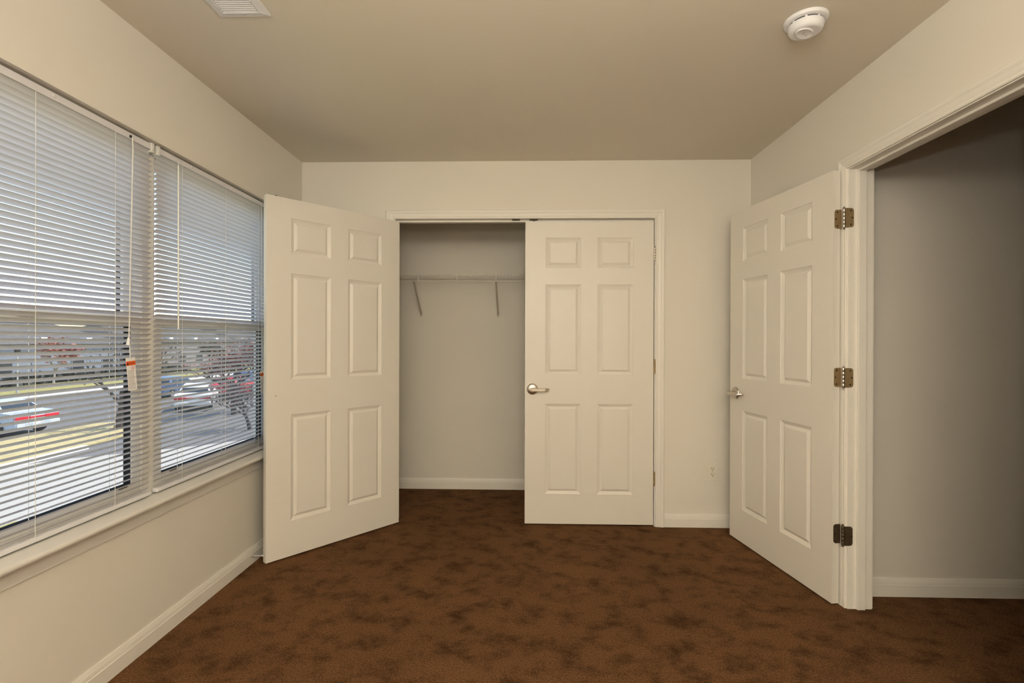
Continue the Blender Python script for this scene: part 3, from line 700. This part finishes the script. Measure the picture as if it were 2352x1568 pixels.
# trees
def tree(loc, height, seed, bark, leaf, nleaf, spread, label, trunk_r=.13, leaf_s=.10, depth=4, trunk_frac=.32, thin=.50):
    rnd = random.Random(seed); tr = tag(empty('tree', loc), label, 'tree', group='street trees outside the window')
    bb = MB(); tips = []
    def grow(p, d, L, r, lev):
        pts = [p]; rs = [r]; q = p.copy(); dd = d.copy()
        for s in range(3):
            dd = (dd + V((rnd.gauss(0, .12), rnd.gauss(0, .12), .04))).normalized(); q = q + dd * L / 3; pts.append(q.copy()); rs.append(r * (1 - .16 * (s + 1)))
            if lev >= 2: tips.append(q.copy())
        bb.tube(pts, rs, 6 if lev < 2 else 4, cap=False)
        if lev < depth:
            for k in range(3 if lev else 5):
                a = rnd.uniform(0, 6.28); t = rnd.uniform(.35, 1)
                st = pts[1] + (pts[3] - pts[1]) * t
                side = V((cos(a), sin(a), rnd.uniform(.1, .7))).normalized()
                grow(st, (dd * .55 + side * spread).normalized(), L * rnd.uniform(.62, .86), r * thin, lev + 1)
    grow(V((0, 0, 0)), V((0, 0, 1)), height * trunk_frac, trunk_r, 0)
    bb.build('branches', bark, tr, fixn=False)
    lf = MB()
    for k in range(nleaf):
        t = rnd.choice(tips); c = t + V((rnd.gauss(0, .22), rnd.gauss(0, .22), rnd.gauss(0, .18)))
        a = rnd.uniform(0, 6.28); e = rnd.uniform(-1, 1)
        u = V((cos(a), sin(a), 0)) * leaf_s; w = V((-sin(a) * cos(e), cos(a) * cos(e), sin(e))) * leaf_s * .8
        lf.add([c - u, c + w * .8, c + u, c - w * .8], [(0, 1, 2, 3)])
    tag(lf.build('foliage', leaf, tr, fixn=False), kind='stuff')
    return tr
tree((-38.9, 39.5, G + .09), 4.4, 3, BARKP, LEAFR, 1300, .62, 'small tree with salmon red leaves across the road, left of the hanging tag', trunk_r=.10, leaf_s=.13)
tree((-12.2, 21.5, G), 4.6, 19, BARK, LEAFR, 420, 1.25, 'dark twiggy tree half hidden by the open closet door, seen through the right blind', trunk_r=.09, leaf_s=.04, depth=5, trunk_frac=.22, thin=.62)
tree((-15.6, 26.0, G), 7.8, 11, BARK, LEAFR, 3600, 1.3, 'dark branching tree with sparse red leaves seen through the right blind', trunk_r=.15, leaf_s=.060, depth=5, trunk_frac=.20, thin=.62)
tree((-17.9, 21.2, G + .10), 5.0, 23, BARK, LEAFD, 160, .8, 'dark bare street tree on the verge left of the wide mullion', trunk_r=.17, leaf_s=.06, trunk_frac=.36)
tree((-40.5, 62.0, G + .09), 4.6, 31, BARK, LEAFG, 1600, .9, 'dull green tree in front of the taupe building', leaf_s=.14)
tree((-41.0, 74.0, G + .09), 4.9, 37, BARK, LEAFR, 1600, .9, 'reddish tree in front of the far blue-grey building', leaf_s=.14)

# cars
def car(loc, rz, paint, label):
    c = tag(empty('car', loc, rz), label, 'car', group='cars outside the window')
    # local: +x = front, rear at x = 0; 4.6 long, 1.76 wide
    prof = [(.02, .34), (0, .55), (.03, .78), (.06, .92), (.55, .97), (.95, .99), (3.15, .98), (4.25, .84), (4.52, .70), (4.58, .50), (4.50, .30), (3.95, .24), (3.2, .22), (1.25, .22), (.6, .26)]
    hw = .88; n = len(prof); b = MB()
    rows_ = [(-hw, .0), (-hw * .93, .05)]
    def inset(p, k): return (2.3 + (p[0] - 2.3) * (1 - k * .02), p[1])
    vs = []
    for (y, k) in ((-hw + .05, 1), (-hw, 0), (hw, 0), (hw - .05, 1)):
        for p in prof:
            q_ = inset(p, k); zz = q_[1] - (.03 if (k and p[1] > .8) else 0) + (.03 if (k and p[1] < .4) else 0); vs.append((q_[0], y if not k else y, zz))
    for r_ in range(3):
        for i in range(n):
            b.f.append((r_ * n + i, r_ * n + (i + 1) % n, (r_ + 1) * n + (i + 1) % n, (r_ + 1) * n + i)); b.mi.append(0)
    b.f += [tuple(range(n)), tuple(range(3 * n, 4 * n))[::-1]]; b.mi += [0, 0]; b.v = [tuple(v) for v in vs]
    body = b.build('body', paint, c, smooth=True)
    # cabin: roof and pillars
    rp = [(.62, .96), (1.22, 1.38), (1.65, 1.44), (2.45, 1.44), (2.80, 1.38), (3.42, .97)]
    k = MB(); m_ = len(rp); top = {0: .80, 1: .60, 2: .58, 3: .58, 4: .60, 5: .80}
    vv = [(p[0], -top[i], p[1]) for i, p in enumerate(rp)] + [(p[0], top[i], p[1]) for i, p in enumerate(rp)]
    k.add(vv, [(i, i + 1, m_ + i + 1, m_ + i) for i in range(m_ - 1)] + [tuple(range(m_)), tuple(range(m_, 2 * m_))[::-1]])
    k.build('cabin', paint, c)
    def quad(name, q4, m, par=c, off=.012):
        a = [V(p) for p in q4]; nn = (a[1] - a[0]).cross(a[2] - a[0]).normalized()
        MB().add([p + nn * off for p in a] + [p - nn * .002 for p in a], [(0, 1, 2, 3), (7, 6, 5, 4), (0, 4, 5, 1), (1, 5, 6, 2), (2, 6, 7, 3), (3, 7, 4, 0)]).build(name, m, par)
    quad('rear_window', [(.70, .72, 1.02), (.70, -.72, 1.02), (1.16, -.56, 1.34), (1.16, .56, 1.34)], DGLASS, off=-.012)
    quad('windscreen', [(3.36, -.72, 1.01), (3.36, .72, 1.01), (2.86, .56, 1.34), (2.86, -.56, 1.34)], DGLASS, off=.014)
    for s in (-1, 1):
        def sy(x, z): return s * (.80 - (z - .97) / .42 * .20 + .012)
        for (xa_, xb_, xc_, xd_) in ((1.02, 1.95, 1.95, 1.34), (2.03, 3.18, 2.72, 2.03)):
            q4 = [(xa_, sy(0, 1.01), 1.01), (xb_, sy(0, 1.01), 1.01), (xc_, sy(0, 1.35), 1.35), (xd_, sy(0, 1.35), 1.35)]
            quad('side_window', q4 if s < 0 else q4[::-1], DGLASS, off=.010)
        for x in (.90, 3.68):
            w = MB().lathe([(.10, -.09), (.31, -.10), (.32, -.06), (.32, .06), (.31, .10), (.10, .09)], 24, M4.Translation((x, s * .80, .32)) @ M4.Rotation(pi / 2, 4, 'X')).build('wheel', TYRE, c, smooth=True)
            MB().lathe([(.02, -.105), (.20, -.105), (.21, -.095), (.21, .095), (.20, .105), (.02, .105)], 18, M4.Translation((x, s * .80, .32)) @ M4.Rotation(pi / 2, 4, 'X')).build('hub', RIM, w)
        MB().box(-.012, .10, s * .86, s * .30, .70, .82, .01).build('tail_lamp', TAIL, c)
        MB().box(4.42, 4.56, s * .84, s * .50, .60, .74, .01).build('head_lamp', LAMPW, c)
    tag(MB().box(-.008, .05, -.30, .30, .715, .80, .01).build('tail_band', TAIL, c), 'red band between the tail lamps')
    MB().box(-.07, .10, -.86, .86, .36, .56, .03).build('rear_bumper', paint, c)
    MB().box(4.46, 4.62, -.86, .86, .30, .50, .03).build('front_bumper', paint, c)
    MB().box(-.078, -.065, -.17, .17, .58 - .10, .58).build('number_plate', LAMPW, c)
    return c
car((-20.42, 20.1, G), R(176), CARB, 'silver blue sedan, tail towards the room, seen through the left blind')
car((-18.3, 26.6, G), R(118), CARW, 'white car parked beyond the verge, seen through the right blind')
car((-20.5, 32.4, G), R(100), CARR, 'red car parked right of the white car, seen through the right blind')
car((-24.5, 31.5, G), R(95), CARBL, 'dark blue car parked behind the white car, seen through the right blind')
car((-22.8, 38.2, G), R(95), CARBL, 'dark blue car parked farthest off, beyond the red car, seen through the right blind')
pl = tag(empty('lamp_post', (-36.8, 34.7, G + .09)), 'thin grey post on the grass across the road', 'post')
MB().lathe([(.10, 0), (.10, .15), (.055, .18), (.045, 2.9)], 12).build('pole', RIM, pl)
MB().lathe([(.045, 2.9), (.16, 2.95), (.20, 3.15), (.05, 3.30)], 12).build('lantern', SCRF, pl)
